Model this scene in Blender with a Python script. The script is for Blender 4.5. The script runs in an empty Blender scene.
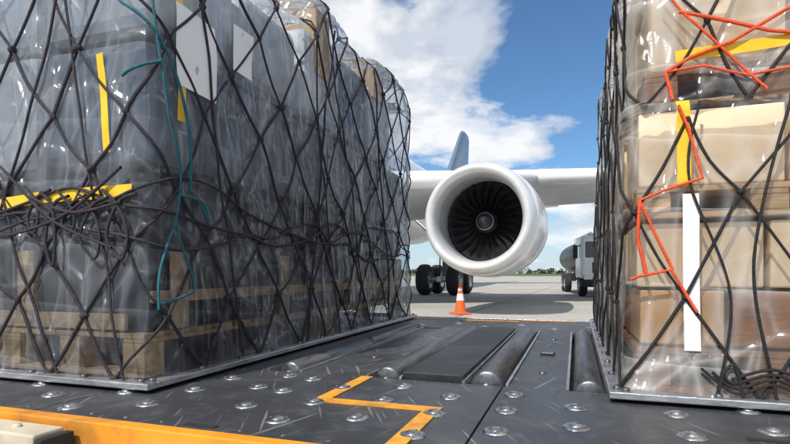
import bpy, bmesh, math, random
from mathutils import Vector, Matrix, noise
random.seed(7)
D2R=math.radians
scene=bpy.context.scene

# ------------------------------------------------------------------ node helpers
class NT:
    def __init__(s,name):
        s.m=bpy.data.materials.new(name); s.m.use_nodes=True
        s.t=s.m.node_tree; s.t.nodes.clear()
        s.out=s.t.nodes.new('ShaderNodeOutputMaterial')
    def n(s,typ,**kw):
        nd=s.t.nodes.new(typ)
        for k,v in kw.items(): setattr(nd,k,v)
        return nd
    def l(s,a,b): s.t.links.new(a,b)
    def math(s,op,a,b=None,clamp=False):
        nd=s.t.nodes.new('ShaderNodeMath'); nd.operation=op; nd.use_clamp=clamp
        for i,v in enumerate([a,b]):
            if v is None: continue
            if isinstance(v,(int,float)): nd.inputs[i].default_value=v
            else: s.l(v,nd.inputs[i])
        return nd.outputs[0]
    def mapping(s,scale=(1,1,1),rot=(0,0,0),loc=(0,0,0),src='Object',vt='POINT'):
        tc=s.n('ShaderNodeTexCoord'); mp=s.n('ShaderNodeMapping',vector_type=vt)
        mp.inputs['Scale'].default_value=scale; mp.inputs['Rotation'].default_value=rot; mp.inputs['Location'].default_value=loc
        s.l(tc.outputs[src],mp.inputs[0]); return mp.outputs[0]
    def noise(s,vec,scale,detail=4,rough=.55,dist=0):
        nd=s.n('ShaderNodeTexNoise'); s.l(vec,nd.inputs['Vector'])
        nd.inputs['Scale'].default_value=scale; nd.inputs['Detail'].default_value=detail
        nd.inputs['Roughness'].default_value=rough; nd.inputs['Distortion'].default_value=dist
        return nd.outputs['Fac']
    def voro(s,vec,scale,feature='F1',rnd=1.0):
        nd=s.n('ShaderNodeTexVoronoi',feature=feature); s.l(vec,nd.inputs['Vector'])
        nd.inputs['Scale'].default_value=scale; nd.inputs['Randomness'].default_value=rnd
        return nd.outputs['Distance']
    def ramp(s,fac,stops):
        nd=s.n('ShaderNodeValToRGB'); s.l(fac,nd.inputs[0])
        e=nd.color_ramp.elements
        while len(e)<len(stops): e.new(.5)
        for el,(p,c) in zip(e,stops):
            el.position=p; el.color=(c,c,c,1) if isinstance(c,(int,float)) else (*c,1)
        return nd.outputs[0]
    def mixc(s,fac,a,b,mode='MIX'):
        nd=s.n('ShaderNodeMix',data_type='RGBA',blend_type=mode)
        for i,v in ((0,fac),(6,a),(7,b)):
            if isinstance(v,(int,float)): nd.inputs[i].default_value=v
            elif isinstance(v,tuple): nd.inputs[i].default_value=(*v,1)
            else: s.l(v,nd.inputs[i])
        return nd.outputs[2]
    def bump(s,h,strength=.3,dist=.01):
        nd=s.n('ShaderNodeBump'); s.l(h,nd.inputs['Height']); nd.inputs['Strength'].default_value=strength
        nd.inputs['Distance'].default_value=dist; return nd.outputs[0]

def pmat(name,col,rough=.5,metal=0,var=.25,scale=6,bump=.15,bscale=60,coat=0,stretch=(1,1,1),dirt=None,bd=.004):
    t=NT(name); v=t.mapping(scale=stretch)
    n1=t.noise(v,scale,3,.6)
    dark=tuple(c*(1-var) for c in col); lite=tuple(min(1,c*(1+var*.6)) for c in col)
    c=t.mixc(t.ramp(n1,[(.3,0.),(.7,1.)]),dark,lite)
    if dirt:
        n3=t.noise(v,scale*.45,4,.7,.6)
        c=t.mixc(t.ramp(n3,[(.5,0.),(.72,.8)]),c,dirt)
    p=t.n('ShaderNodeBsdfPrincipled'); t.l(c,p.inputs['Base Color'])
    r=t.math('ADD',t.math('MULTIPLY',n1,.25),rough-.12,True); t.l(r,p.inputs['Roughness'])
    p.inputs['Metallic'].default_value=metal; p.inputs['Coat Weight'].default_value=coat
    p.inputs['Coat Roughness'].default_value=.08
    if bump: t.l(t.bump(t.noise(v,bscale,1),bump,bd),p.inputs['Normal'])
    t.l(p.outputs[0],t.out.inputs[0]); return t.m

# ------------------------------------------------------------------ mesh helpers
class MB:
    def __init__(s): s.v=[];s.f=[];s.m=[];s.sm=[]
    def add(s,vs,fs,mi=0,smooth=False):
        o=len(s.v); s.v+= [tuple(p) for p in vs]; s.f+=[tuple(i+o for i in f) for f in fs]
        s.m+=[mi]*len(fs); s.sm+=[smooth]*len(fs)
    def box(s,x0,x1,y0,y1,z0,z1,mi=0,b=0,M=None):
        if b<=0:
            vs=[(x,y,z) for z in(z0,z1) for y in(y0,y1) for x in(x0,x1)]
            fs=[(0,2,3,1),(4,5,7,6),(0,1,5,4),(1,3,7,5),(3,2,6,7),(2,0,4,6)]
        else:
            bm=bmesh.new(); bmesh.ops.create_cube(bm,size=1)
            bmesh.ops.scale(bm,vec=(x1-x0,y1-y0,z1-z0),verts=bm.verts)
            bmesh.ops.translate(bm,vec=((x0+x1)/2,(y0+y1)/2,(z0+z1)/2),verts=bm.verts)
            bmesh.ops.bevel(bm,geom=bm.edges[:],offset=b,segments=2,affect='EDGES',profile=.5)
            bm.verts.ensure_lookup_table(); bm.verts.index_update()
            vs=[v.co.copy() for v in bm.verts]; fs=[tuple(v.index for v in f.verts) for f in bm.faces]; bm.free()
        if M: vs=[M@Vector(p) for p in vs]
        s.add(vs,fs,mi)
    def lathe(s,prof,org=(0,0,0),axis='y',n=32,mi=0,smooth=True,M=None):
        vs=[];fs=[]
        for r,h in prof:
            for i in range(n):
                a=2*math.pi*i/n; c,q=r*math.cos(a),r*math.sin(a)
                p={'y':(c,h,q),'z':(c,q,h),'x':(h,c,q)}[axis]
                p=Vector(p)+Vector(org)
                vs.append(M@p if M else p)
        for k in range(len(prof)-1):
            for i in range(n):
                j=(i+1)%n; fs.append((k*n+i,k*n+j,(k+1)*n+j,(k+1)*n+i))
        s.add(vs,fs,mi,smooth)
    def obj(s,name,mats,parent=None,weld=False):
        me=bpy.data.meshes.new(name); me.from_pydata(s.v,[],s.f)
        for m in mats: me.materials.append(m)
        me.polygons.foreach_set('material_index',s.m); me.polygons.foreach_set('use_smooth',s.sm)
        me.update()
        bm=bmesh.new(); bm.from_mesh(me); bmesh.ops.recalc_face_normals(bm,faces=bm.faces[:]); bm.to_mesh(me); bm.free()
        o=bpy.data.objects.new(name,me); scene.collection.objects.link(o)
        if parent: o.parent=parent
        return o
def empty(name,loc,rz=0):
    e=bpy.data.objects.new(name,None); scene.collection.objects.link(e); e.location=loc; e.rotation_euler=(0,0,rz)
    e.empty_display_size=.2; return e
def ropes(name,polys,rad,mat,parent,res=2):
    cu=bpy.data.curves.new(name,'CURVE'); cu.dimensions='3D'; cu.bevel_depth=rad; cu.bevel_resolution=res
    rr=random.Random(3)
    for pl in polys:
        sp=cu.splines.new('POLY'); sp.points.add(len(pl)-1); k=rr.uniform(.82,1.15)
        for i,p in enumerate(pl): sp.points[i].co=(*p,1); sp.points[i].radius=k*rr.uniform(.93,1.07)
    cu.materials.append(mat)
    o=bpy.data.objects.new(name,cu); scene.collection.objects.link(o); o.parent=parent; return o

# ------------------------------------------------------------------ materials
def deck_mat(name,col,worn):
    t=NT(name); v=t.mapping(); vs=t.mapping(scale=(1,26,1),rot=(0,0,.5),vt='TEXTURE'); vs2=t.mapping(scale=(1,30,1),rot=(0,0,-.25),loc=(3,1,0),vt='TEXTURE')
    big=t.noise(v,1.7,5,.68,.5); mid=t.noise(v,9,5,.7,.3); sc=t.noise(vs,75,1,.5); sc2=t.noise(vs2,60,1,.5)
    c=t.mixc(t.ramp(big,[(.36,0.),(.66,1.)]),tuple(x*.7 for x in col),tuple(x*1.35 for x in col))
    c=t.mixc(t.ramp(mid,[(.52,0.),(.75,.55)]),c,worn)
    s=t.math('MAXIMUM',t.ramp(sc,[(.69,0.),(.73,.7)]),t.ramp(sc2,[(.70,0.),(.74,.6)]))
    c=t.mixc(s,c,tuple(x*1.8 for x in worn))
    p=t.n('ShaderNodeBsdfPrincipled'); t.l(c,p.inputs['Base Color'])
    t.l(t.math('ADD',t.math('MULTIPLY',mid,.40),.22),p.inputs['Roughness'])
    t.l(t.bump(t.noise(v,160,2),.3,.003),p.inputs['Normal'])
    t.l(p.outputs[0],t.out.inputs[0]); return t.m
M_deck=deck_mat('deck_paint',(.044,.047,.054),(.12,.12,.118))
M_deck2=pmat('deck_dark',(.020,.021,.025),.5,0,.35,5,.25,60,dirt=(.06,.06,.06))
M_roller=pmat('roller_steel',(.17,.175,.185),.38,.75,.35,9,.1,50,stretch=(4,.6,4),dirt=(.05,.05,.05))
M_ball=pmat('ball_steel',(.50,.51,.53),.34,.95,.35,60,.2,160,dirt=(.15,.14,.13))
M_alu=pmat('aluminium',(.55,.56,.58),.4,.85,.3,12,.15,80,stretch=(1,1,4),dirt=(.3,.3,.3))
M_orange=pmat('orange_paint',(.78,.30,.02),.45,0,.2,7,.1,60,dirt=(.25,.12,.04))
M_yellow=pmat('yellow_marking',(.70,.31,.03),.6,0,.25,26,.2,90,dirt=(.20,.11,.04))
M_cream=pmat('cream_paint',(.52,.46,.36),.5,0,.2,8,.1,60,dirt=(.2,.17,.13))
M_black=pmat('black_rubber',(.018,.018,.02),.75,0,.3,12,.3,50)
M_wood=pmat('pallet_wood',(.62,.41,.21),.75,0,.35,5,.4,30,stretch=(1,6,6),dirt=(.25,.15,.08))
M_wood_d=pmat('brown_wood',(.34,.17,.08),.75,0,.35,5,.4,30,stretch=(1,6,6))
M_cart=pmat('carton',(.68,.43,.22),.8,0,.18,3,.2,40)
M_cartl=pmat('carton_light',(.88,.71,.49),.8,0,.12,3,.2,40)
M_grey=pmat('grey_bag',(.22,.24,.27),.5,0,.45,2.4,1,6,bd=.03)
M_greyl=pmat('light_sheet',(.74,.74,.73),.5,0,.25,3,1,6,bd=.03)
M_white_sheet=pmat('white_sheet',(.84,.81,.76),.5,0,.15,3,1,6,bd=.03)
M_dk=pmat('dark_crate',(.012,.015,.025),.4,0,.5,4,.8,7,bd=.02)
M_paper=pmat('paper',(.82,.82,.82),.7,0,.06,5,.3,14)
M_tape=pmat('yellow_tape',(.80,.50,.02),.35,0,.15,10,.4,30)
M_rope=pmat('net_rope',(.034,.028,.040),.75,0,.5,40,1,300,bd=.006)
M_rope2=pmat('black_strap',(.014,.014,.016),.7,0,.4,30,1,260,bd=.005)
M_teal=pmat('teal_rope',(.01,.13,.17),.7,0,.3,30,1,260,bd=.005)
M_red=pmat('red_rope',(.82,.09,.02),.6,0,.25,30,1,260,bd=.004)
M_white=pmat('white_paint',(.80,.81,.82),.3,0,.06,1.5,.02,20,coat=.4)
M_lip=pmat('inlet_lip',(.72,.73,.74),.32,.35,.08,2,.03,20)
M_inner=pmat('inlet_liner',(.42,.43,.44),.45,.1,.12,4,.05,90)
M_blade=pmat('fan_titanium',(.10,.10,.105),.35,.75,.3,6,.05,30)
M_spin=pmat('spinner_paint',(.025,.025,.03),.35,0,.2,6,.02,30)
M_wingu=pmat('wing_grey',(.60,.62,.64),.4,0,.12,1.2,.03,20)
M_fin=pmat('fin_blue_grey',(.12,.19,.27),.35,0,.12,.5,.02,10,coat=.3)
M_glass=pmat('dark_glass',(.02,.03,.04),.12,0,.1,3,0,10,coat=.6)
M_tank=pmat('tank_dark',(.025,.027,.032),.4,.1,.2,2,.05,10)
M_cone=pmat('cone_orange',(.80,.12,.02),.5,0,.15,9,.1,50,dirt=(.35,.08,.03))
M_refl=pmat('reflective_white',(.78,.78,.76),.5,0,.15,9,.1,50)
M_lamp=pmat('lamp_lens',(.7,.7,.68),.15,0,.05,9,0,50,coat=1)

def film_mat(name,tint,lo,hi,seed,glo,crease,tcol,hk=.14,fk=1.3,crumple=1.0):
    """clear stretch film: see-through sheet with straight creases, crumpled facets and overlap edges"""
    t=NT(name)
    def stretch(rot,st,off=0):
        return t.mapping(scale=(1,1,st),rot=rot,loc=(seed+off,seed*.7,off),vt='TEXTURE')
    def ridge(v,sc,pw):
        n=t.noise(v,sc,1.,.4,0)
        a=t.math('ABSOLUTE',t.math('MULTIPLY',t.math('SUBTRACT',n,.5),8.))
        return t.math('POWER',t.math('SUBTRACT',1,a,True),pw)
    vc=t.mapping(loc=(seed,4,seed))
    nb=t.noise(vc,1.9,2,.6,.5)
    r1=ridge(stretch((.12,.10,0),8),11,1.8)
    e1=t.voro(stretch((.7,.65,0),3.2,3),6.5,'DISTANCE_TO_EDGE'); e1=t.ramp(e1,[(0.,1.),(.06,.25),(.14,0.)])
    e2=t.voro(stretch((-.6,-.7,0),2.4,7),12,'F1')
    mA=t.ramp(nb,[(.42,0.),(.58,1.)])
    h=t.math('ADD',t.math('MULTIPLY',r1,.8),t.math('MULTIPLY',e1,t.math('ADD',t.math('MULTIPLY',mA,.8),.2)))
    hb=t.math('ADD',h,t.math('MULTIPLY',e2,1.9*crumple))
    nrm=t.bump(hb,.9,crease)
    sp=t.n('ShaderNodeSeparateXYZ'); t.l(vc,sp.inputs[0])
    q=t.math('ADD',t.math('MULTIPLY',sp.outputs[2],4.3),t.math('MULTIPLY',t.math('ADD',sp.outputs[0],sp.outputs[1]),.28))
    fq=t.math('FRACT',t.math('ADD',q,t.math('MULTIPLY',nb,.35)))
    edge=t.math('POWER',fq,18.)
    veil=t.math('ADD',t.math('MULTIPLY',t.ramp(nb,[(.42,0.),(.68,1.)]),hi-lo),lo)
    veil=t.math('ADD',veil,t.math('MULTIPLY',h,hk)); veil=t.math('ADD',veil,t.math('MULTIPLY',edge,hk),True)
    dif=t.n('ShaderNodeBsdfDiffuse'); dif.inputs[0].default_value=(*tint,1)
    tra=t.n('ShaderNodeBsdfTransparent'); tra.inputs[0].default_value=(*tcol,1)
    mx=t.n('ShaderNodeMixShader'); t.l(veil,mx.inputs[0]); t.l(tra.outputs[0],mx.inputs[1]); t.l(dif.outputs[0],mx.inputs[2])
    gl=t.n('ShaderNodeBsdfGlossy'); gl.inputs['Roughness'].default_value=glo; t.l(nrm,gl.inputs['Normal']); gl.inputs[0].default_value=(1,1,1,1)
    fr=t.n('ShaderNodeFresnel'); fr.inputs[0].default_value=1.5
    ff=t.math('ADD',t.math('MULTIPLY',fr.outputs[0],fk),t.math('MULTIPLY',h,.05),True)
    m2=t.n('ShaderNodeMixShader'); t.l(ff,m2.inputs[0]); t.l(mx.outputs[0],m2.inputs[1]); t.l(gl.outputs[0],m2.inputs[2])
    t.l(m2.outputs[0],t.out.inputs[0]); return t.m
F_left=film_mat('stretch_film_grey',(.40,.43,.48),.02,.16,2.3,.24,.010,(.80,.84,.89),.13,.72,.8)
F_right=film_mat('stretch_film_clear',(.92,.90,.87),.0,.10,7.1,.15,.013,(.99,.985,.98),.20,.65,1.0)

# ------------------------------------------------------------------ wrapped load
def sstep(a,b,x):
    t=max(0,min(1,(x-a)/(b-a))); return t*t*(3-2*t)
class Load:
    def __init__(s,x0,x1,y0,y1,z0,H,seed,r=.05,amp=1.0,pleat=0):
        s.x0,s.x1,s.y0,s.y1,s.z0,s.H,s.seed,s.r,s.amp,s.pleat=x0,x1,y0,y1,z0,H,seed,r,amp,pleat
        s.W=x1-x0; s.L=y1-y0; s.per=2*(s.W+s.L)
    def path(s,u):
        u%=s.per
        sides=[((s.x0,s.y0),(1,0),s.W,-90),((s.x1,s.y0),(0,1),s.L,0),((s.x1,s.y1),(-1,0),s.W,90),((s.x0,s.y1),(0,-1),s.L,180)]
        k=0
        while k<3 and u>sides[k][2]: u-=sides[k][2]; k+=1
        (cx,cy),(dx,dy),Ln,ang=sides[k]; r=s.r
        if u<r: a=ang-(1-u/r)*45; bx,by=cx+dx*r,cy+dy*r
        elif u>Ln-r: a=ang+((u-(Ln-r))/r)*45; bx,by=cx+dx*(Ln-r),cy+dy*(Ln-r)
        else: a=ang; bx,by=cx+dx*u,cy+dy*u
        n0=Vector((math.cos(D2R(ang)),math.sin(D2R(ang)))); n=Vector((math.cos(D2R(a)),math.sin(D2R(a))))
        p=Vector((bx,by))-n0*r+n*r
        return p,n
    def coarse(s,p,z):
        q=Vector((p.x,p.y,z))
        return s.amp*(.020*noise.noise(q*1.7+Vector((s.seed,0,0)))+.012*noise.noise(q*4.3+Vector((0,s.seed,0))))
    def fine(s,p,z):
        q=Vector((p.x*5+z*1.9,p.y*5+z*1.9,z*1.3+s.seed)); a=1-abs(noise.noise(q))*2
        q2=Vector((p.x*6.5-z*3,p.y*6.5-z*3,z*2.0-s.seed)); b=1-abs(noise.noise(q2))*2
        d=s.amp*(.006*max(0,a)**4+.006*max(0,b)**5)
        if s.pleat:
            c=1-abs(noise.noise(Vector((p.x*7,p.y*7,z*.55+s.seed*2))))*2.4; d+=s.pleat*max(0,c)**3
        return d
    def P(s,u,z,off=0,fine=False):
        p,n=s.path(u); H=s.H(p.x,p.y); zz=min(z,H)
        d=s.coarse(p,zz)+(s.fine(p,zz) if fine else 0)+off
        k=max(0,zz-(H-.05))/.05; d-=.05*(1-math.sqrt(max(0,1-k*k)))
        ins=max(0,z-H)
        q=p+n*(d-ins)
        top=(off if z>H else 0)
        return Vector((q.x,q.y,zz+top+(.02*noise.noise(Vector((q.x*5,q.y*5,3))) if z>H else 0)))
    def film(s,name,mat,parent,step=.014):
        nu=int(s.per/step); vs=[];fs=[]
        zs_n=int((1.8)/step*.8) if s.z0<.5 else int(.9/step)
        rows=zs_n+8
        for i in range(nu):
            u=i*s.per/nu; p,n=s.path(u); H=s.H(p.x,p.y)
            for j in range(rows):
                if j<=zs_n: z=s.z0+(H-s.z0)*(j/zs_n)
                else: z=H+.04*(j-zs_n)
                vs.append(s.P(u,z,0,True))
        for i in range(nu):
            k=(i+1)%nu
            for j in range(rows-1): fs.append((i*rows+j,k*rows+j,k*rows+j+1,i*rows+j+1))
        mb=MB(); mb.add(vs,fs,0,True); return mb.obj(name,[mat],parent)
    def line(s,pts,off=.016,step=.03):
        out=[]
        for (u0,z0),(u1,z1) in zip(pts[:-1],pts[1:]):
            n=max(2,int(math.hypot(u1-u0,z1-z0)/step))
            for i in range(n): t=i/n; out.append(s.P(u0+(u1-u0)*t,z0+(z1-z0)*t,off))
        out.append(s.P(pts[-1][0],pts[-1][1],off)); return out
    def curve(s,pts,off=.02,n=6):
        out=[]; P=[pts[0]]+list(pts)+[pts[-1]]
        for i in range(1,len(P)-2):
            for k in range(n):
                t=k/n; q=[]
                for c in (0,1):
                    a,b,d,e=P[i-1][c],P[i][c],P[i+1][c],P[i+2][c]
                    q.append(.5*((2*b)+(-a+d)*t+(2*a-5*b+4*d-e)*t*t+(-a+3*b-3*d+e)*t**3))
                out.append(s.P(q[0],q[1],off))
        out.append(s.P(pts[-1][0],pts[-1][1],off)); return out
    def strip(s,pts,w,off=.013,step=.02,rag=.1):
        mb=MB(); vs=[];fs=[]
        P=[]
        for (u0,z0),(u1,z1) in zip(pts[:-1],pts[1:]):
            n=max(2,int(math.hypot(u1-u0,z1-z0)/step)); du,dz=u1-u0,z1-z0; L=math.hypot(du,dz)
            for i in range(n+1):
                t=i/n; P.append((u0+du*t,z0+dz*t,-dz/L,du/L))
        m=7
        for (u,z,nu_,nz) in P:
            for j in range(m):
                k=(j/(m-1)-.5)*w*(1+rag*noise.noise(Vector((u*20,z*20,5)))); vs.append(s.P(u+nu_*k,z+nz*k,off,False))
        for i in range(len(P)-1):
            for j in range(m-1): fs.append((i*m+j,(i+1)*m+j,(i+1)*m+j+1,i*m+j+1))
        mb.add(vs,fs,0,True); return mb
    def net(s,ds,dz,zb,zt,jit,seed,off=.016):
        rnd=random.Random(seed); nu=int(round(s.per/ds)); ds=s.per/nu; nj=int((zt-zb)/dz)+1
        node={}
        for j in range(nj+1):
            for i in range(nu):
                u=(i+(.5 if j%2 else 0))*ds+rnd.uniform(-jit,jit)
                z=zb+j*dz+(rnd.uniform(-jit,jit) if j else 0)
                node[(i,j)]=(u,z)
        polys=[];knots=[]
        for j in range(nj):
            for i in range(nu):
                a=node[(i,j)]
                for di in ((-1,0) if j%2==0 else (0,1)):
                    ii=i+di; b=node[(ii%nu,j+1)]; ub=b[0]
                    while ub-a[0]>s.per/2: ub-=s.per
                    while ub-a[0]<-s.per/2: ub+=s.per
                    mid=((a[0]+ub)/2+rnd.uniform(-.015,.015),(a[1]+b[1])/2-rnd.uniform(0,.022))
                    polys.append(s.curve([a,mid,(ub,b[1])],off,4))
                knots.append(s.P(a[0],a[1],off+.001))
        return polys,knots
def knots_obj(name,pts,r,mat,parent):
    mb=MB()
    for p in pts:
        M=Matrix.Translation(p)@Matrix.Rotation(random.uniform(0,6),4,'Z')@Matrix.Rotation(random.uniform(0,6),4,'X')
        rr=r*random.uniform(.8,1.25)
        mb.lathe([(0,-rr*1.3),(rr*.8,-rr*.8),(rr,0),(rr*.8,rr*.8),(0,rr*1.3)],n=7,mi=0,M=M)
    return mb.obj(name,[mat],parent)

# deck frame: X=across (right), Y=along (away), Z from the deck surface
TH=math.atan2(.325,.946); DECK=.59
def deck_empty(name): return empty(name,(0,0,DECK),-TH)

def base_plate(x0,x1,y0,y1,parent):
    mb=MB(); z0,z1=.016,.026
    mb.box(x0+.05,x1-.05,y0+.05,y1-.05,z0,z1,0)
    for a in ((x0,x1,y0,y0+.05),(x0,x1,y1-.05,y1),(x0,x0+.05,y0+.05,y1-.05),(x1-.05,x1,y0+.05,y1-.05)):
        mb.box(*a,z0-.003,z1+.010,0,.004)
    n=int((x1-x0)/.25)
    for i in range(n+1):
        x=x0+.05+i*(x1-x0-.1)/n
        mb.lathe([(0,.010),(.010,.010),(.012,.006),(.012,0)],(x,y0+.025,z1+.010),'z',8,1)
    n=int((y1-y0)/.25)
    for i in range(n+1):
        y=y0+.05+i*(y1-y0-.1)/n
        for xx in (x0+.025,x1-.025): mb.lathe([(0,.010),(.010,.010),(.012,.006),(.012,0)],(xx,y,z1+.010),'z',8,1)
    mb.obj('aluminium_base',[M_alu,M_roller],parent)

def fill(mb,x0,x1,y0,y1,z0,z1,nx,ny,choices,rnd,gap=.012,b=.012,jit=.02):
    for i in range(nx):
        for j in range(ny):
            if 0<i<nx-1 and 0<j<ny-1: continue
            xa=x0+(x1-x0)*i/nx+gap; xb=x0+(x1-x0)*(i+1)/nx-gap
            ya=y0+(y1-y0)*j/ny+gap; yb=y0+(y1-y0)*(j+1)/ny-gap
            k=rnd.uniform(0,jit)
            if i==0: xa+=k
            if i==nx-1: xb-=k
            if j==0: ya+=rnd.uniform(0,jit)
            mb.box(xa,xb,ya,yb,z0,z1-rnd.uniform(.004,.02),rnd.choice(choices),b)
def wood_pallet(mb,x0,x1,y0,y1,z0,mi,nx=2,h=.13):
    w=(x1-x0)/nx
    for k in range(nx):
        a=x0+k*w+.01; b=x0+(k+1)*w-.01
        for y in (y0,(y0+y1)/2-.05,y1-.1):
            mb.box(a,b,y,y+.1,z0,z0+.018,mi,.002)
            for x in (a,(a+b)/2-.05,b-.1): mb.box(x,x+.1,y+.001,y+.099,z0+.019,z0+h-.036,mi,.002)
        for i in range(3):
            x=(a,(a+b)/2-.05,b-.1)[i]; mb.box(x+.001,x+.099,y0+.002,y1-.002,z0+h-.035,z0+h-.019,mi,.002)
        n=int((y1-y0)/.13)
        for i in range(n):
            y=y0+i*(y1-y0-.1)/(n-1); mb.box(a,b,y,y+.1,z0+h-.018,z0+h,mi,.002)

# ================= left cargo pallet
PL=deck_empty('wrapped_cargo_pallet')
base_plate(-3.80,-1.36,1.40,4.58,PL)
def HL(x,y):
    h=1.80+.24*sstep(2.62,2.74,y)-.09*sstep(3.15,3.25,y)+.08*sstep(3.6,3.72,y)-.14*sstep(4.3,4.5,y)
    return h+.03*noise.noise(Vector((x*2,y*3,0)))
LL=Load(-3.74,-1.42,1.46,4.53,.03,HL,3.3,.06,1.25,.010)
LL.film('film_wrap',F_left,PL,.0125)
mb=MB(); rnd=random.Random(4)
X0,X1,Y0,Y1=-3.69,-1.455,1.495,4.48
wood_pallet(mb,X0,X1,Y0,Y1,.03,0,3,.16)
# 0 wood 1 grey 2 light 3 dark 4 carton
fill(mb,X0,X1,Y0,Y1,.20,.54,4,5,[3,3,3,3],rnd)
for y in (1.62,2.4,3.3,4.1): mb.box(X1-.012,X1+.004,y,y+.09,.195,.50,0,.003)
mb.box(X1-.012,X1+.006,1.52,4.4,.30,.345,0,.003)
mb.box(-3.4,-1.55,Y0-.006,Y0+.012,.20,.26,0,.003)
for x in (-3.0,-2.1): mb.box(x,x+.09,Y0-.004,Y0+.012,.262,.50,0,.003)
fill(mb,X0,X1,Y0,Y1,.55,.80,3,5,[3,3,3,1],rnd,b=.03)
fill(mb,X0,X1,Y0,Y1,.81,1.30,4,4,[2,1,2,1],rnd,b=.05,jit=.01)
fill(mb,X0,X1,Y0,2.62,1.31,1.75,4,2,[2,1,2],rnd,b=.05,jit=.01)
fill(mb,X0,X1,2.68,4.2,1.31,1.86,4,3,[2,1,1],rnd,b=.05,jit=.01)
mb.box(X1-.30,X1+.0,2.80,2.98,1.60,1.99,4,.006)
mb.box(X1-.25,X1-.0,3.74,3.95,1.75,1.97,4,.006)
mb.obj('cargo_boxes',[M_wood,M_grey,M_greyl,M_dk,M_cart],PL)
W=LL.W
SL=lambda y:W+(y-LL.y0)      # perimeter coordinate on the side face
FL=lambda x:x-LL.x0          # on the front face
polys,kn=LL.net(.37,.245,.03,2.5,.05,11)
rnd=random.Random(5)
extra=[]
for i in range(11):          # full-height lashings from edge rail to top
    u=FL(-2.4)+i*.5+rnd.uniform(-.1,.1); du=rnd.choice((-1,1))*rnd.uniform(.3,.8)
    extra.append(LL.curve([(u,.03),(u+du*.3,.5+rnd.uniform(-.05,.05)),(u+du*.6+rnd.uniform(-.05,.05),1.1),(u+du,1.9)],.021,14))
for k in range(3):
    pts=[]; u=FL(-2.4)
    while u<SL(4.45): pts.append((u,.66+.07*math.sin(u*3.1+k*1.7)+rnd.uniform(-.04,.04)-.04*k)); u+=.22
    extra.append(LL.curve(pts,.024,6))
for k in range(5):
    cx=FL(-1.93+.1*k+rnd.uniform(-.02,.02)); w_=rnd.uniform(.02,.045); dn=rnd.uniform(.10,.24); top=.66+rnd.uniform(-.02,.03)
    extra.append(LL.curve([(cx-.06,top+.05),(cx,top),(cx+w_,top-dn*.5),(cx+w_*.4,top-dn),(cx-w_,top-dn*.6),(cx+.01,top),(cx+.08,top+.03)],.03,7))
for (a,b) in (((-2.1,.82),(-1.55,.50)),((-2.05,.55),(-1.5,.78)),((-1.95,.70),(-1.50,.66))):
    extra.append(LL.curve([(FL(a[0]),a[1]),(FL((a[0]+b[0])/2),(a[1]+b[1])/2-.05),(FL(b[0]),b[1])],.034,12))
ropes('cargo_net',polys,.0062,M_rope,PL); ropes('lashing_ropes',extra,.0056,M_rope,PL)
knots_obj('net_knots',kn,.014,M_rope,PL)
teal=[[(SL(1.47),1.40),(SL(1.52),1.02),(SL(1.60),.80),(SL(1.58),.62),(SL(1.50),.42),(SL(1.49),.28)],
      [(FL(-1.50),1.36),(SL(1.49),1.25),(SL(1.62),1.0),(SL(1.66),.72)],
      [(SL(1.60),.70),(SL(1.72),.69),(SL(1.75),.62),(SL(1.70),.70)],
      [(SL(1.49),.30),(SL(1.62),.33),(SL(1.66),.37),(SL(1.58),.58)],
      [(FL(-1.50),1.10),(SL(1.50),1.16)]]
ropes('teal_lashing',[LL.curve(t,.028,8) for t in teal],.0055,M_teal,PL)
LL.strip([(FL(-2.5),.66),(FL(-1.85),.695),(FL(-1.47),.70)],.045,.019).obj('yellow_tape',[M_tape],PL)
LL.strip([(FL(-1.62),1.20),(FL(-1.58),.84)],.032,.015).obj('yellow_tape_strip',[M_tape],PL)
LL.strip([(SL(1.60),1.75),(SL(1.61),.98)],.04,.0135).obj('yellow_tape_corner',[M_tape],PL)
LL.strip([(SL(1.70),1.42),(SL(1.70),1.11)],.24,.0165,rag=.01).obj('paper_label',[M_paper],PL)
LL.strip([(SL(2.02),1.50),(SL(2.02),1.30)],.15,.0165,rag=.01).obj('paper_slip',[M_paper],PL)

# ================= right cargo pallet
PR=deck_empty('wrapped_cargo_pallet')
base_plate(.10,3.28,1.79,4.52,PR)
LR=Load(.145,3.23,1.84,4.47,.03,lambda x,y:.955+.01*noise.noise(Vector((x*4,y*4,0))),9.1,.03,.8,.003)
LU=Load(.175,3.18,1.90,4.42,.93,lambda x,y:1.74+.05*noise.noise(Vector((x*2,y*2,4))),5.2,.05,1.1,.006)
LR.film('film_wrap',F_right,PR,.013); LU.film('film_wrap_upper',F_right,PR,.013)
mb=MB(); rnd=random.Random(9)
wood_pallet(mb,.175,3.19,1.868,4.43,.03,1,4,.14)
# 0 wood 1 brown wood 2 carton 3 carton light 4 light sheet 5 dark
fill(mb,.175,3.19,1.868,4.43,.18,.36,11,9,[2,3,1,2,1],rnd,.010,.006,.03)
fill(mb,.175,3.19,1.868,4.43,.365,.58,8,7,[3,2,3,3],rnd,.007,.006)
wood_pallet(mb,.175,3.195,1.866,4.435,.585,0,4,.10)
fill(mb,.175,3.19,1.868,4.43,.69,.94,7,6,[3,3,2],rnd,.007,.006)
wood_pallet(mb,.205,3.15,1.925,4.38,.955,1,4,.12)
fill(mb,.215,3.14,1.935,4.37,1.08,1.38,7,6,[4,3,4],rnd,.008,.02)
fill(mb,.215,3.14,1.935,4.37,1.39,1.70,6,5,[4,3,3],rnd,.008,.02)
mb.obj('cargo_boxes',[M_wood,M_wood_d,M_cart,M_cartl,M_white_sheet,M_dk],PR)
FR=lambda x:x-LR.x0
FU=lambda x:x-LU.x0
p1,k1=LR.net(.36,.30,.03,.90,.04,21,.011)
p2,k2=LU.net(.36,.27,.95,1.9,.04,22,.011)
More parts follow.
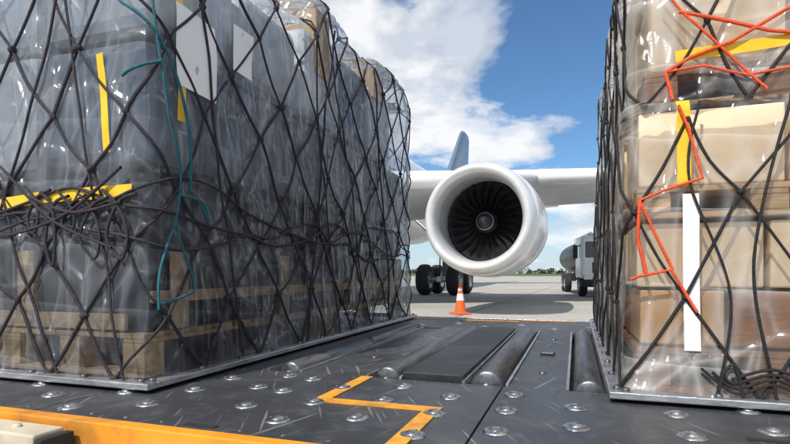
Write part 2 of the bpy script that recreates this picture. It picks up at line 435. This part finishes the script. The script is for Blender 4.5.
ropes('cargo_net',p1+p2,.0050,M_rope2,PR); knots_obj('net_knots',k1+k2,.011,M_rope2,PR)
rnd=random.Random(8); ex=[]
for k in range(4):
    y=.05+.015*k; ex.append(LR.curve([(FR(.36+.03*k),.12-.01*k),(FR(.45),y),(FR(.55),y+.03),(FR(.66),y),(FR(.85),y+.05)],.018,7))
ex.append(LR.curve([(FR(.40),.03),(FR(.42),.11),(FR(.45),.13),(FR(.47),.04)],.02,7))
ex.append(LR.curve([(FR(.56),.03),(FR(.50),.45),(FR(.60),.94)],.016,12)); ex.append(LR.curve([(FR(.40),.03),(FR(.44),.35),(FR(.33),.70),(FR(.36),.94)],.016,12))
ropes('lashing_ropes',ex,.0046,M_rope2,PR)
red=[LR.line([(FR(.165),.39),(FR(.19),.40),(FR(.28),.42),(FR(.285),.41),(FR(.345),.30),(FR(.352),.29)],.02),
     LR.line([(FR(.285),.42),(FR(.24),.52),(FR(.19),.64),(FR(.28),.675),(FR(.365),.70),(FR(.33),.85),(FR(.30),.93)],.02),
     LU.line([(FU(.29),.96),(FU(.27),1.05),(FU(.34),1.09),(FU(.46),1.13),(FU(.62),1.22)],.02),
     LU.line([(FU(.31),1.24),(FU(.45),1.19),(FU(.56),1.15),(FU(.75),1.11)],.02),
     LU.line([(FU(.27),1.05),(FU(.38),1.06),(FU(.5),1.02),(FU(.8),1.05)],.02),
     LU.line([(FU(.25),1.35),(FU(.32),1.235),(FU(.44),1.10),(FU(.55),.97)],.02),
     LR.line([(FR(.19),.64),(FR(.185),.52),(FR(.21),.41)],.02)]
ropes('red_lashing',red,.0052,M_red,PR)
LR.strip([(FR(.315),.95),(FR(.318),.68)],.038,.011).obj('yellow_tape',[M_tape],PR)
LU.strip([(FU(.30),1.10),(FU(.75),1.13),(FU(1.2),1.13)],.036,.011).obj('yellow_tape_band',[M_tape],PR)
LR.strip([(FR(.335),.655),(FR(.34),.17)],.045,.008,rag=.02).obj('paper_strip',[M_paper],PR)

# ================= cargo loader
CL=deck_empty('cargo_loader')
mb=MB()
YF,YR,XL,XR=1.10,4.74,-4.1,3.6
def panels(x0,x1,y0,y1,nx,ny,mi,z0=-.03,z1=0):
    for i in range(nx):
        for j in range(ny):
            mb.box(x0+(x1-x0)*i/nx+.0025,x0+(x1-x0)*(i+1)/nx-.0025,y0+(y1-y0)*j/ny+.0025,y0+(y1-y0)*(j+1)/ny-.0025,z0,z1,mi,.0025)
mb.box(XL,XR,YF+.04,YR-.02,-.17,-.075,1)
panels(XL,XR,YF+.035,1.93,6,1,0,-.07,0)
panels(XL,-1.24,1.935,3.82,2,2,0,-.07,0)
panels(.115,XR,1.935,3.82,2,2,0,-.07,0)
panels(XL,XR,3.825,YR,7,1,0,-.07,0)
panels(-1.08,-.785,1.935,3.82,1,3,0,-.07,-.004)
panels(-.645,-.40,1.96,3.80,1,1,1,-.07,.022)
panels(-.235,-.03,1.935,3.82,1,2,0,-.07,-.003)
o=mb.obj('deck_plates',[M_deck,M_deck2],CL)
mb=MB()
def roller(xc,y0,y1,r,z,mi=0,n=28):
    mb.lathe([(0,y0),(r*.8,y0),(r,y0+.008),(r,y1-.008),(r*.8,y1),(0,y1)],(xc,0,z),'y',n,mi)
    for y in (y0-.02,y1+.0): mb.lathe([(0,y),(.015,y),(.015,y+.02),(0,y+.02)],(xc,0,z),'y',10,1)
roller(-1.16,1.99,2.86,.052,-.022); roller(-1.16,2.92,3.76,.052,-.022)
roller(-.715,1.98,3.76,.055,-.018)
roller(-.317,1.98,3.76,.062,-.018)
roller(.045,1.98,3.76,.055,-.024)
mb.obj('deck_rollers',[M_roller,M_ball],CL)
mb=MB()
for x0,x1 in ((-1.24,-1.235),(-1.085,-1.08),(-.785,-.782),(-.648,-.645),(-.40,-.396),(-.239,-.235),(-.03,-.026),(.11,.115)):
    mb.box(x0-.003,x1+.003,1.945,3.81,-.072,.006,0)
mb.obj('roller_side_rails',[M_alu],CL)
mb=MB()
mb.box(-.17,-.10,2.72,2.84,-.0028,.001,0); mb.box(-.165,-.105,2.735,2.78,.0015,.012,1,.003)
for x,y in ((-.13,2.25),(-.13,3.4),(-.93,2.4),(-.93,3.3)): mb.lathe([(0,.004),(.012,.004),(.015,-.002)],(x,y,0),'z',10,1)
for x in (-.95,-.3,.55,.75,.95): mb.box(x-.05,x+.05,1.155,1.175,.0005,.0025,0)
for x in (.42,.62): mb.box(x-.035,x+.035,1.36,1.43,.0005,.003,0,.001); 
mb.box(.40,.66,1.5,1.52,.0005,.003,0)
mb.obj('deck_fittings',[M_black,M_roller],CL)
mb=MB(); bolts=MB()
cols={-1.265:1.305,-1.08:1.20,-.962:1.388,-.785:1.28,-.588:1.374,-.39:1.27,-.195:1.37,0:1.475-.215,.275:1.27,.48:1.38,.68:1.27,.88:1.38,1.1:1.27,-1.46:1.2,-1.66:1.3,-1.86:1.2,-2.06:1.3,1.3:1.38,1.5:1.27}
for x,a in cols.items():
    y=a
    while y<1.90:
        if not (x==-1.08 and y<1.5) :
            mb.lathe([(0,.0135),(.008,.0128),(.014,.0105),(.018,.0075)],(x,y,0),'z',20,0)
            mb.lathe([(.018,.0075),(.0185,.0058),(.020,.0062),(.029,.0055),(.034,.003),(.036,.0005)],(x,y,0),'z',28,0)
            for k in range(3):
                an=k*2.094+x*7; mb.lathe([(0,.0048),(.003,.0048),(.0035,.003)],(x+.0265*math.cos(an),y+.0265*math.sin(an),.0025),'z',6,1)
        y+=.2155
for i in range(30):
    mb.lathe([(0,.0135),(.010,.012),(.02,.006),(.034,.003),(.036,.0005)],(-3.9+i*.25,3.98 if i%2 else 4.2,0),'z',14,0)
for i in range(60):
    for y in (1.165,1.905,3.85,4.71): bolts.lathe([(0,.003),(.006,.0028),(.008,.0004)],(-4+i*.127,y,0),'z',8,0)
mb.obj('ball_transfer_units',[M_ball,M_roller],CL); bolts.obj('deck_bolts',[M_roller],CL)
mb=MB()
w=.024; zt=.0042; zb=.0008
mb.box(-.775-w,-.775+w,1.552,1.925,zb,zt); mb.box(-.775-w,-.405+w,1.50,1.551,zb,zt-.0003); mb.box(-.405-w,-.405+w,YF+.04,1.499,zb,zt)
mb.box(-.95,-.45,4.50,4.545,zb,zt); mb.box(-1.4,-1.1,4.50,4.545,zb,zt); mb.box(-.45,.0,4.62,4.655,zb,zt)
mb.obj('yellow_deck_marking',[M_yellow],CL)
mb=MB()
mb.box(XL,XR,YF-.012,YF+.032,-.20,.003,0,.004)
mb.box(XL,XR,YR,YR+.04,-.20,.002,3,.004)
mb.box(XL-.04,XL,YF,YR+.04,-.20,.002,0,.004); mb.box(XR,XR+.04,YF,YR+.04,-.20,.002,0,.004)
mb.box(XL+.3,XR-.3,1.35,1.5,-.34,-.18,1,.01); mb.box(XL+.3,XR-.3,4.2,4.35,-.34,-.18,1,.01)
for x in (XL+.5,-1.2,1.0,XR-.7): mb.box(x,x+.12,1.3,4.5,-.32,-.19,1,.01)
for x in (XL+.7,XR-.7):
    for y in (1.75,2.1,3.7,4.05):
        mb.lathe([(0,-.1),(.1,-.1),(.1,-.09),(.19,-.1),(.22,-.07),(.22,.07),(.19,.1),(.1,.09),(0,.09)],(x,y,-.37),'x',28,2)
mb.obj('loader_frame',[M_orange,M_deck2,M_black,M_alu],CL)
mb=MB()
mb.box(-3.2,-1.33,.985,1.075,-.16,-.012,0,.006); mb.box(-3.2,-1.34,.90,.965,-.20,-.05,0,.006)
mb.box(-1.32,-1.295,.98,1.075,-.19,-.02,1,.003)
for x in (-1.45,-1.62,-1.9): mb.lathe([(0,.008),(.010,.008),(.012,0)],(x,1.03,-.012),'z',6,0)
mb.box(-3.1,-1.5,.966,.984,-.35,-.10,1)
mb.obj('loader_bumper',[M_cream,M_black],CL)

# ================= airliner
TA=D2R(21); c_,s_=math.cos(TA),math.sin(TA)
EN=Vector((1.85,12.0)); 
F0=(EN.x-9.4*c_, EN.y+9.4*s_,0)
AL=empty('airliner',F0,-TA)
def loft(mb,secs,mi,closed=True,cap=True,smooth=True):
    n=len(secs[0]); vs=[p for s in secs for p in s]; fs=[]
    for k in range(len(secs)-1):
        for i in range(n): j=(i+1)%n; fs.append((k*n+i,k*n+j,(k+1)*n+j,(k+1)*n+i))
    if cap: fs.append(tuple(range(n))); fs.append(tuple((len(secs)-1)*n+i for i in range(n)))
    mb.add(vs,fs,mi,smooth)
mb=MB(); secs=[]
for y,r,zc in ((-19,.05,4.5),(-18.7,.5,4.55),(-18,1.0,4.7),(-16.8,1.65,4.9),(-15,2.3,5.15),(-13,2.68,5.32),(-11,2.82,5.4),(0,2.82,5.4),(12,2.82,5.4),(18,2.80,5.42),(23,2.6,5.6),(28,2.15,5.95),(33,1.5,6.4),(37,.95,6.75),(40,.45,7.0),(40.6,.2,7.0)):
    secs.append([(r*math.cos(a),y,zc+r*math.sin(a)) for a in [2*math.pi*i/48 for i in range(48)]])
loft(mb,secs,0)
secs=[]
for y,w,h in ((-3,.4,.2),(-1.5,2.2,1.1),(1,3.1,1.6),(9,3.2,1.7),(13,2.4,1.3),(15.5,.5,.3)):
    secs.append([(w*math.cos(a),y,3.6+h*math.sin(a)) for a in [2*math.pi*i/32 for i in range(32)]])
loft(mb,secs,0)
for i in range(90):
    y=-13+i*.53
    if y>27: break
    for sx in (-1,1):
        x=2.79*sx if y<19 else (2.79-(y-19)*.052)*sx
        mb.box(x-.05*sx if sx>0 else x-.01,x+.01 if sx>0 else x+.05,y,y+.22,5.75,6.08,1,.0)
mb.box(-1.2,1.2,-17.6,-17.2,5.35,5.85,1,.1)
mb.obj('fuselage',[M_white,M_glass],AL)
def foil(x,le,ch,z,th,n=14):
    up=[];lo=[]
    for i in range(n+1):
        t=(1-math.cos(math.pi*i/n))/2
        y=5*th*(.2969*math.sqrt(t)-.126*t-.3516*t*t+.2843*t**3-.1015*t**4)*ch
        up.append((x,le+t*ch,z+y*1.05-.02*ch*t)); lo.append((x,le+t*ch,z-y*.95-.02*ch*t))
    return up+lo[::-1][1:-1]
mb=MB()
for sx in (1,-1):
    secs=[foil(sx*l,le,ch,z,th) for l,le,ch,z,th in ((1.5,-.8,11.5,3.45,.13),(4,1.0,9.9,3.6,.12),(7,2.75,8.2,3.78,.115),(9.4,4.2,6.9,3.95,.11),(14,6.9,5.9,4.25,.105),(20,10.4,4.5,4.75,.10),(26,13.9,3.1,5.3,.10),(29.3,15.8,2.2,5.7,.09))]
    loft(mb,secs,0)
    secs=[[(sx*(29.3+k*.5),15.8+k*.9+yy,5.7+k*1.0+zz) for yy,zz in ((0,0),(.5,.05),(2.0*(1-k*.2),0),(.5,-.05))] for k in (0,.3,1,2)]
    loft(mb,secs,1,smooth=False)
    for l,le in ((6.3,9.5),(12.2,10.7),(16.5,12.3),(21,14)):
        zc=3.25+.06*l*.8; secs=[]
        for k,(yy,r) in enumerate(((-2.4,.03),(-1.8,.16),(-.8,.26),(.4,.26),(1.3,.17),(2.0,.03))):
            secs.append([(sx*l+r*.7*math.cos(a),le+yy,zc-.10*yy*.8+r*1.3*math.sin(a)) for a in [2*math.pi*i/14 for i in range(14)]])
        loft(mb,secs,0)
    secs=[foil(sx*l,le,ch,z,th) for l,le,ch,z,th in ((3.6,.62,1.5,3.56,.42),(7,2.62,1.3,3.74,.42),(8.6,3.6,1.15,3.85,.42))]
    loft(mb,secs,1)
    secs=[foil(sx*l,le,ch,z,th) for l,le,ch,z,th in ((10.3,4.6,1.15,3.96,.42),(14,6.77,1.0,4.21,.42),(20,10.3,.8,4.7,.42),(28,15,.5,5.45,.42))]
    loft(mb,secs,1)
    secs=[foil(sx*l,le,ch,z,.10) for l,le,ch,z in ((.6,32.5,5.5,6.7),(8.6,37.8,2.2,7.3))]
    loft(mb,secs,0)
mb.obj('wings_and_tailplane',[M_wingu,M_white],AL)
mb=MB(); secs=[]
for z,le,ch in ((7.2,27.5,11.0),(8.2,30.2,8.9),(14.2,36.4,3.6),(14.5,37,2.7)):
    f=foil(0,le,ch,0,.10); secs.append([(p[2]+.02*(p[1]-le),p[1],z) for p in f])
loft(mb,secs,0); mb.obj('tail_fin',[M_fin],AL)
def engine(l,name):
    E=empty(name,(l,0,2.27)); E.parent=AL
    mb=MB()
    mb.lathe([(1.03,1.3),(1.02,1.0),(.995,.6),(.995,.42)],n=96,mi=2)
    mb.lathe([(.995,.42),(1.0,.3),(1.03,.15),(1.08,.05),(1.145,.0),(1.205,.03),(1.25,.10),(1.29,.22),(1.315,.34)],n=96,mi=1)
    mb.lathe([(1.315,.34),(1.311,.344),(1.311,.352),(1.317,.356),(1.35,.7),(1.375,1.2),(1.38,1.9),(1.377,1.905),(1.377,1.915),(1.38,1.92),(1.35,2.9),(1.27,3.7),(1.17,4.5),(1.14,4.52),(1.12,4.3),(1.1,3.6)],n=96,mi=0)
    mb.lathe([(.74,3.0),(.72,4.2),(.62,5.1),(.60,5.11),(.56,4.9)],n=48,mi=1)
    mb.lathe([(.40,4.7),(.36,5.1),(.22,5.6),(.04,6.0),(0,6.01)],n=32,mi=3)
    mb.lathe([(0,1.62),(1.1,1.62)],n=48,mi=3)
    o=mb.obj('nacelle',[M_white,M_lip,M_inner,M_spin],E)
    mb=MB(); nb=24
    for b in range(nb):
        ph=2*math.pi*b/nb; vs=[];fs=[]; nr=9; nc=5
        for i in range(nr):
            t=i/(nr-1); r=.27+t*(1.005-.27); beta=D2R(62-34*t); ch=.20+.16*t
            sweep=.10*math.sin(t*math.pi*.9)-.05*t
            for j in range(nc):
                u=(j/(nc-1)-.5)*ch; camber=.03*(1-(2*j/(nc-1)-1)**2)
                tan=u*math.cos(beta)-camber*math.sin(beta)+sweep; ax=u*math.sin(beta)+camber*math.cos(beta)
                an=ph+tan/r
                vs.append((r*math.cos(an),1.25+ax,r*math.sin(an)))
        for i in range(nr-1):
            for j in range(nc-1): fs.append((i*nc+j,i*nc+j+1,(i+1)*nc+j+1,(i+1)*nc+j))
        mb.add(vs,fs,0,True)
    mb.lathe([(0,.72),(.04,.74),(.12,.84),(.20,.98)],n=36,mi=1); mb.lathe([(.20,.98),(.215,1.005)],n=36,mi=2)
    mb.lathe([(.215,1.005),(.27,1.12),(.29,1.2),(.29,1.45)],n=36,mi=1)
    mb.obj('fan',[M_blade,M_spin,M_inner],E)
    mb=MB(); secs=[]
    for y,w,z0,z1 in ((.95,.03,1.2,1.37),(1.6,.16,1.2,1.52),(3.0,.24,1.1,1.75),(4.6,.26,.7,1.75),(7.5,.20,.9,1.45),(9.3,.04,1.25,1.35)):
        secs.append([(-w,y,z0),(w,y,z0),(w,y,z1-.08),(w*.5,y,z1),(-w*.5,y,z1),(-w,y,z1-.08)])
    loft(mb,secs,0,smooth=False); mb.obj('pylon',[M_white],E)
engine(9.4,'jet_engine'); engine(-9.4,'jet_engine')
def tyre(mb,x,y,z,r,w):
    mb.lathe([(r*.55,-w*.5),(r*.85,-w*.5),(r*.97,-w*.36),(r,-w*.15),(r,w*.15),(r*.97,w*.36),(r*.85,w*.5),(r*.55,w*.5)],(x,y,z),'x',32,0)
    mb.lathe([(0,-w*.30),(r*.2,-w*.42),(r*.3,-w*.25),(r*.5,-w*.3),(r*.55,-w*.5)],(x,y,z),'x',24,1)
    mb.lathe([(0,w*.30),(r*.2,w*.42),(r*.3,w*.25),(r*.5,w*.3),(r*.55,w*.5)],(x,y,z),'x',24,1)
mb=MB()
for sx in (1,-1):
    X=5.35*sx; Y=12.0
    for dx in (-.70,.70):
        for dy in (-.99,.99): tyre(mb,X+dx,Y+dy,.70,.70,.52)
    mb.box(X-.14,X+.14,Y-1.15,Y+1.15,.58,.84,1,.04)
    for dy in (-.99,.99): mb.lathe([(.09,-.7),(.09,.7)],(X,Y+dy,.70),'x',14,1)
    mb.lathe([(0,.7),(.15,.7),(.15,1.7),(.22,1.72),(.22,3.6)],(X,Y,0),'z',18,1)
    Mr=Matrix.Translation((X,Y,2.2))@Matrix.Rotation(sx*D2R(-48),4,'Y'); mb.lathe([(.08,-.2),(.08,2.0)],(0,0,0),'z',12,1,M=Mr)
    mb.box(X+.42*sx-.03,X+.42*sx+.03,Y-.7,Y+.7,1.5,3.5,2,.02)
    mb.lathe([(.03,.8),(.03,2.6)],(X-.22,Y-.2,0),'z',8,0)
for dx in (-.36,.36): tyre(mb,dx,-12.5,.52,.52,.38)
mb.lathe([(.10,.5),(.10,1.3),(.15,1.32),(.15,3.2)],(0,-12.5,0),'z',14,1)
mb.box(-.9,-.85,-13.2,-11.4,2.0,3.0,2,.02); mb.box(.85,.9,-13.2,-11.4,2.0,3.0,2,.02)
mb.obj('landing_gear',[M_black,M_alu,M_white],AL)

# ================= fuel truck
TR=empty('fuel_tanker_truck',(8.85,21.5,0),-math.atan2(.20,.98))
mb=MB()
mb.box(-1.2,1.2,0,1.75,.75,2.55,0,.14)
mb.box(-1.05,1.05,-.012,.10,1.62,2.32,1,.05)
for sx in (-1,1):
    mb.box(sx*1.17-.045,sx*1.17+.045,.35,1.15,1.65,2.25,1,.03)
    mb.box(sx*1.42-.09,sx*1.42+.09,-.05,.06,1.6,2.15,2,.03); mb.box(min(sx*1.2,sx*1.4),max(sx*1.2,sx*1.4),.0,.04,2.1,2.14,2)
    mb.box(sx*.92-.17,sx*.92+.17,-.05,.05,.72,.95,4,.03)
mb.box(-.75,.75,-.03,.05,1.0,1.45,2,.02)
for z in (1.08,1.18,1.28,1.38): mb.box(-.7,.7,-.045,-.028,z-.02,z+.02,3)
mb.box(-1.22,1.22,-.10,.35,.42,.70,2,.04)
mb.box(-.9,.9,.3,1.3,2.56,2.68,0,.05); mb.lathe([(0,.14),(.06,.13),(.08,0)],(.6,.8,2.68),'z',12,5)
mb.box(-.5,.5,.3,8.6,.62,.86,2,.01)
secs=[]
for y,k in ((2.05,.0),(2.05,.85),(2.15,.97),(2.3,1),(8.2,1),(8.35,.97),(8.45,.85),(8.45,0)):
    secs.append([(1.22*k*math.cos(a),y,1.80+.86*k*math.sin(a)) for a in [2*math.pi*i/36 for i in range(36)]])
loft(mb,secs,6,cap=False)
for y in (2.9,4.4,5.9,7.4): 
    secs=[[(1.235*math.cos(a),yy,1.80+.875*math.sin(a)) for a in [2*math.pi*i/36 for i in range(36)]] for yy in (y,y+.06)]; loft(mb,secs,2,cap=False)
mb.box(-.35,.35,2.4,8.1,2.655,2.70,3)
for sx in (-1,1):
    for y in (2.4,4.2,6.1,8.0): mb.box(sx*.42-.015,sx*.42+.015,y,y+.03,2.6,2.85,3)
    mb.box(sx*.42-.015,sx*.42+.015,2.4,8.03,2.85,2.88,3)
    mb.box(sx*1.1-.12,sx*1.1+.12,3.0,5.2,.62,1.0,2,.03)
mb2=MB()
for sx in (-1,1):
    for y in (.9,6.1,7.25): tyre(mb2,sx*1.02,y,.48,.48,.32)
mb.obj('truck_body',[M_white,M_glass,M_black,M_alu,M_lamp,M_cone,M_tank],TR); mb2.obj('truck_wheels',[M_black,M_alu],TR)

# ================= traffic cone
CO=empty('traffic_cone',(1.58,12.75,0),.3)
mb=MB()
mb.box(-.21,.21,-.21,.21,0,.04,0,.012)
prof=lambda z:.145-(z-.04)*(.145-.03)/.71
def band(z0,z1,mi): mb.lathe([(prof(z0),z0),(prof(z1),z1)],n=32,axis='z',mi=mi)
mb.lathe([(.17,.04),(.16,.055),(prof(.06),.06)],n=32,axis='z',mi=0)
band(.06,.34,0); band(.34,.50,1); band(.50,.58,0); band(.58,.64,1); band(.64,.74,0)
mb.lathe([(prof(.74),.74),(.026,.755),(.018,.755),(.016,.70)],n=32,axis='z',mi=0)
mb.obj('cone_body',[M_cone,M_refl,M_black],CO)

# ================= ground
t=NT('concrete_apron'); v=t.mapping()
n1=t.noise(v,.35,5,.65,.4); n2=t.noise(v,3,5,.7); n3=t.noise(v,.08,4,.6)
c=t.mixc(t.ramp(n1,[(.3,0.),(.7,1.)]),(.32,.31,.285),(.44,.42,.39))
c=t.mixc(t.ramp(n2,[(.45,0.),(.8,.5)]),c,(.22,.21,.20))
c=t.mixc(t.ramp(n3,[(.5,0.),(.65,.45)]),c,(.25,.245,.235))
sx=t.n('ShaderNodeSeparateXYZ'); vr=t.mapping(rot=(0,0,D2R(21))); t.l(vr,sx.inputs[0])
def joint(o): 
    f=t.math('ABSOLUTE',t.math('SUBTRACT',t.math('FRACT',t.math('DIVIDE',o,6.0)),.5)); return t.math('LESS_THAN',f,.004)
j=t.math('MAXIMUM',joint(sx.outputs[0]),joint(sx.outputs[1]))
c=t.mixc(j,c,(.06,.06,.06))
p=t.n('ShaderNodeBsdfPrincipled'); t.l(c,p.inputs['Base Color']); p.inputs['Roughness'].default_value=.85
t.l(t.bump(t.noise(v,25,3,.7),.2,.01),p.inputs['Normal']); t.l(p.outputs[0],t.out.inputs[0]); M_conc=t.m
M_grass=pmat('grass',(.09,.12,.035),.9,0,.4,.05,.0,10,dirt=(.16,.15,.06))
mb=MB(); mb.add([(-2500,-400,0),(2500,-400,0),(2500,3500,0),(-2500,3500,0)],[(0,1,2,3)]); mb.obj('ground',[M_conc])
mb=MB(); mb.add([(-2500,190,.03),(2500,150,.03),(2500,3500,.03),(-2500,3500,.03)],[(0,1,2,3)]); mb.obj('grass',[M_grass])
mb=MB()
def stripe(x0,y0,x1,y1,w,z=.005):
    d=Vector((x1-x0,y1-y0)).normalized(); n=Vector((-d.y,d.x))*w/2
    mb.add([(x0+n.x,y0+n.y,z),(x0-n.x,y0-n.y,z),(x1-n.x,y1-n.y,z),(x1+n.x,y1+n.y,z)],[(0,1,2,3)])
stripe(-30,34,60,30,.3); stripe(-20,11.9,3,11.3,.15,.006); stripe(-4,46,40,70,.3,.007)
mb.obj('apron_markings',[M_yellow])

# ================= distant trees
M_leaf=pmat('foliage',(.045,.07,.03),.8,0,.5,.15,0,10)
M_bark=pmat('bark',(.08,.06,.045),.9,0,.3,3,0,10)
mb=MB(); rnd=random.Random(31)
for i in range(420):
    x=-420+i*2.5+rnd.uniform(-2,2); y=430+rnd.uniform(-35,35); h=rnd.uniform(3.0,5.5)*(1+.4*noise.noise(Vector((x*.02,0,0)))); r=h*.75
    mb.lathe([(.25,0),(.12,h*.6)],(x,y,0),'z',5,1)
    for k in range(34):
        d=Vector((rnd.gauss(0,1),rnd.gauss(0,1),rnd.gauss(0,1))).normalized()*rnd.uniform(.4,1); q=Vector((x+d.x*r,y+d.y*r,h*.48+d.z*h*.48)); s=rnd.uniform(.4,.95)
        a=Vector((rnd.gauss(0,1),rnd.gauss(0,1),rnd.gauss(0,1))).normalized()*s; b=a.cross(Vector((rnd.gauss(0,1),rnd.gauss(0,1),rnd.gauss(0,1)))).normalized()*s
        mb.add([q-a,q-b,q+a*.9,q+b*1.1],[(0,1,2,3)],0)
mb.obj('tree_line',[M_leaf,M_bark])

# ================= world
w=bpy.data.worlds.new('World'); scene.world=w; w.use_nodes=True
nt=w.node_tree; nt.nodes.clear()
class WT(NT):
    def __init__(s,tree): s.t=tree
t=WT(nt)
outw=t.n('ShaderNodeOutputWorld'); bg=t.n('ShaderNodeBackground'); bg.inputs[1].default_value=.108
SUN=Vector((-.46,-.60,.92)).normalized(); EL=math.asin(SUN.z); AZ=math.atan2(SUN.x,SUN.y)
sky=t.n('ShaderNodeTexSky'); sky.sky_type='NISHITA'; sky.sun_disc=False; sky.sun_elevation=EL; sky.sun_rotation=AZ%(2*math.pi)
sky.air_density=1.0; sky.dust_density=.3; sky.ozone_density=2.0
skc=t.mixc(1.0,sky.outputs[0],(.74,1.02,1.22),'MULTIPLY')
tc=t.n('ShaderNodeTexCoord'); sp=t.n('ShaderNodeSeparateXYZ'); t.l(tc.outputs['Generated'],sp.inputs[0])
skc=t.mixc(t.ramp(sp.outputs[2],[(0.,.85),(.04,.6),(.14,0.)]),skc,(5.8,6.8,7.8))
zz=t.math('ADD',t.math('MAXIMUM',sp.outputs[2],0),.30)
cb=t.n('ShaderNodeCombineXYZ'); t.l(t.math('DIVIDE',sp.outputs[0],zz),cb.inputs[0]); t.l(t.math('DIVIDE',sp.outputs[1],zz),cb.inputs[1]); cb.inputs[2].default_value=8.3
n1=t.noise(cb.outputs[0],1.5,10,.55,.15)
mask=t.ramp(n1,[(.460,0.),(.495,.65),(.545,1.)])
n2=t.noise(cb.outputs[0],3.2,8,.6,.2)
ccol=t.mixc(t.ramp(n2,[(.40,0.),(.54,1.)]),(6.2,6.7,7.5),(9.4,9.4,9.4))
hz=t.ramp(sp.outputs[2],[(0.,.5),(.10,.95)])
mk=t.math('MULTIPLY',t.math('MULTIPLY',mask,hz),.98)
t.l(t.mixc(mk,skc,ccol),bg.inputs[0]); t.l(bg.outputs[0],outw.inputs[0])
sl=bpy.data.lights.new('sun','SUN'); sl.energy=5.0; sl.angle=D2R(.53); sl.color=(1,.94,.84)
so=bpy.data.objects.new('sun',sl); scene.collection.objects.link(so); so.rotation_euler=SUN.to_track_quat('Z','Y').to_euler(); so.location=(0,0,50)

# ================= camera
cam=bpy.data.cameras.new('camera'); co=bpy.data.objects.new('camera',cam); scene.collection.objects.link(co)
co.location=(0,0,1.0); co.rotation_euler=(math.pi/2,0,0); cam.lens=24; cam.sensor_width=36; cam.shift_y=.0646
cam.clip_start=.02; cam.clip_end=6000; scene.camera=co
scene.view_settings.view_transform='Standard'; scene.view_settings.look='None'; scene.view_settings.exposure=0
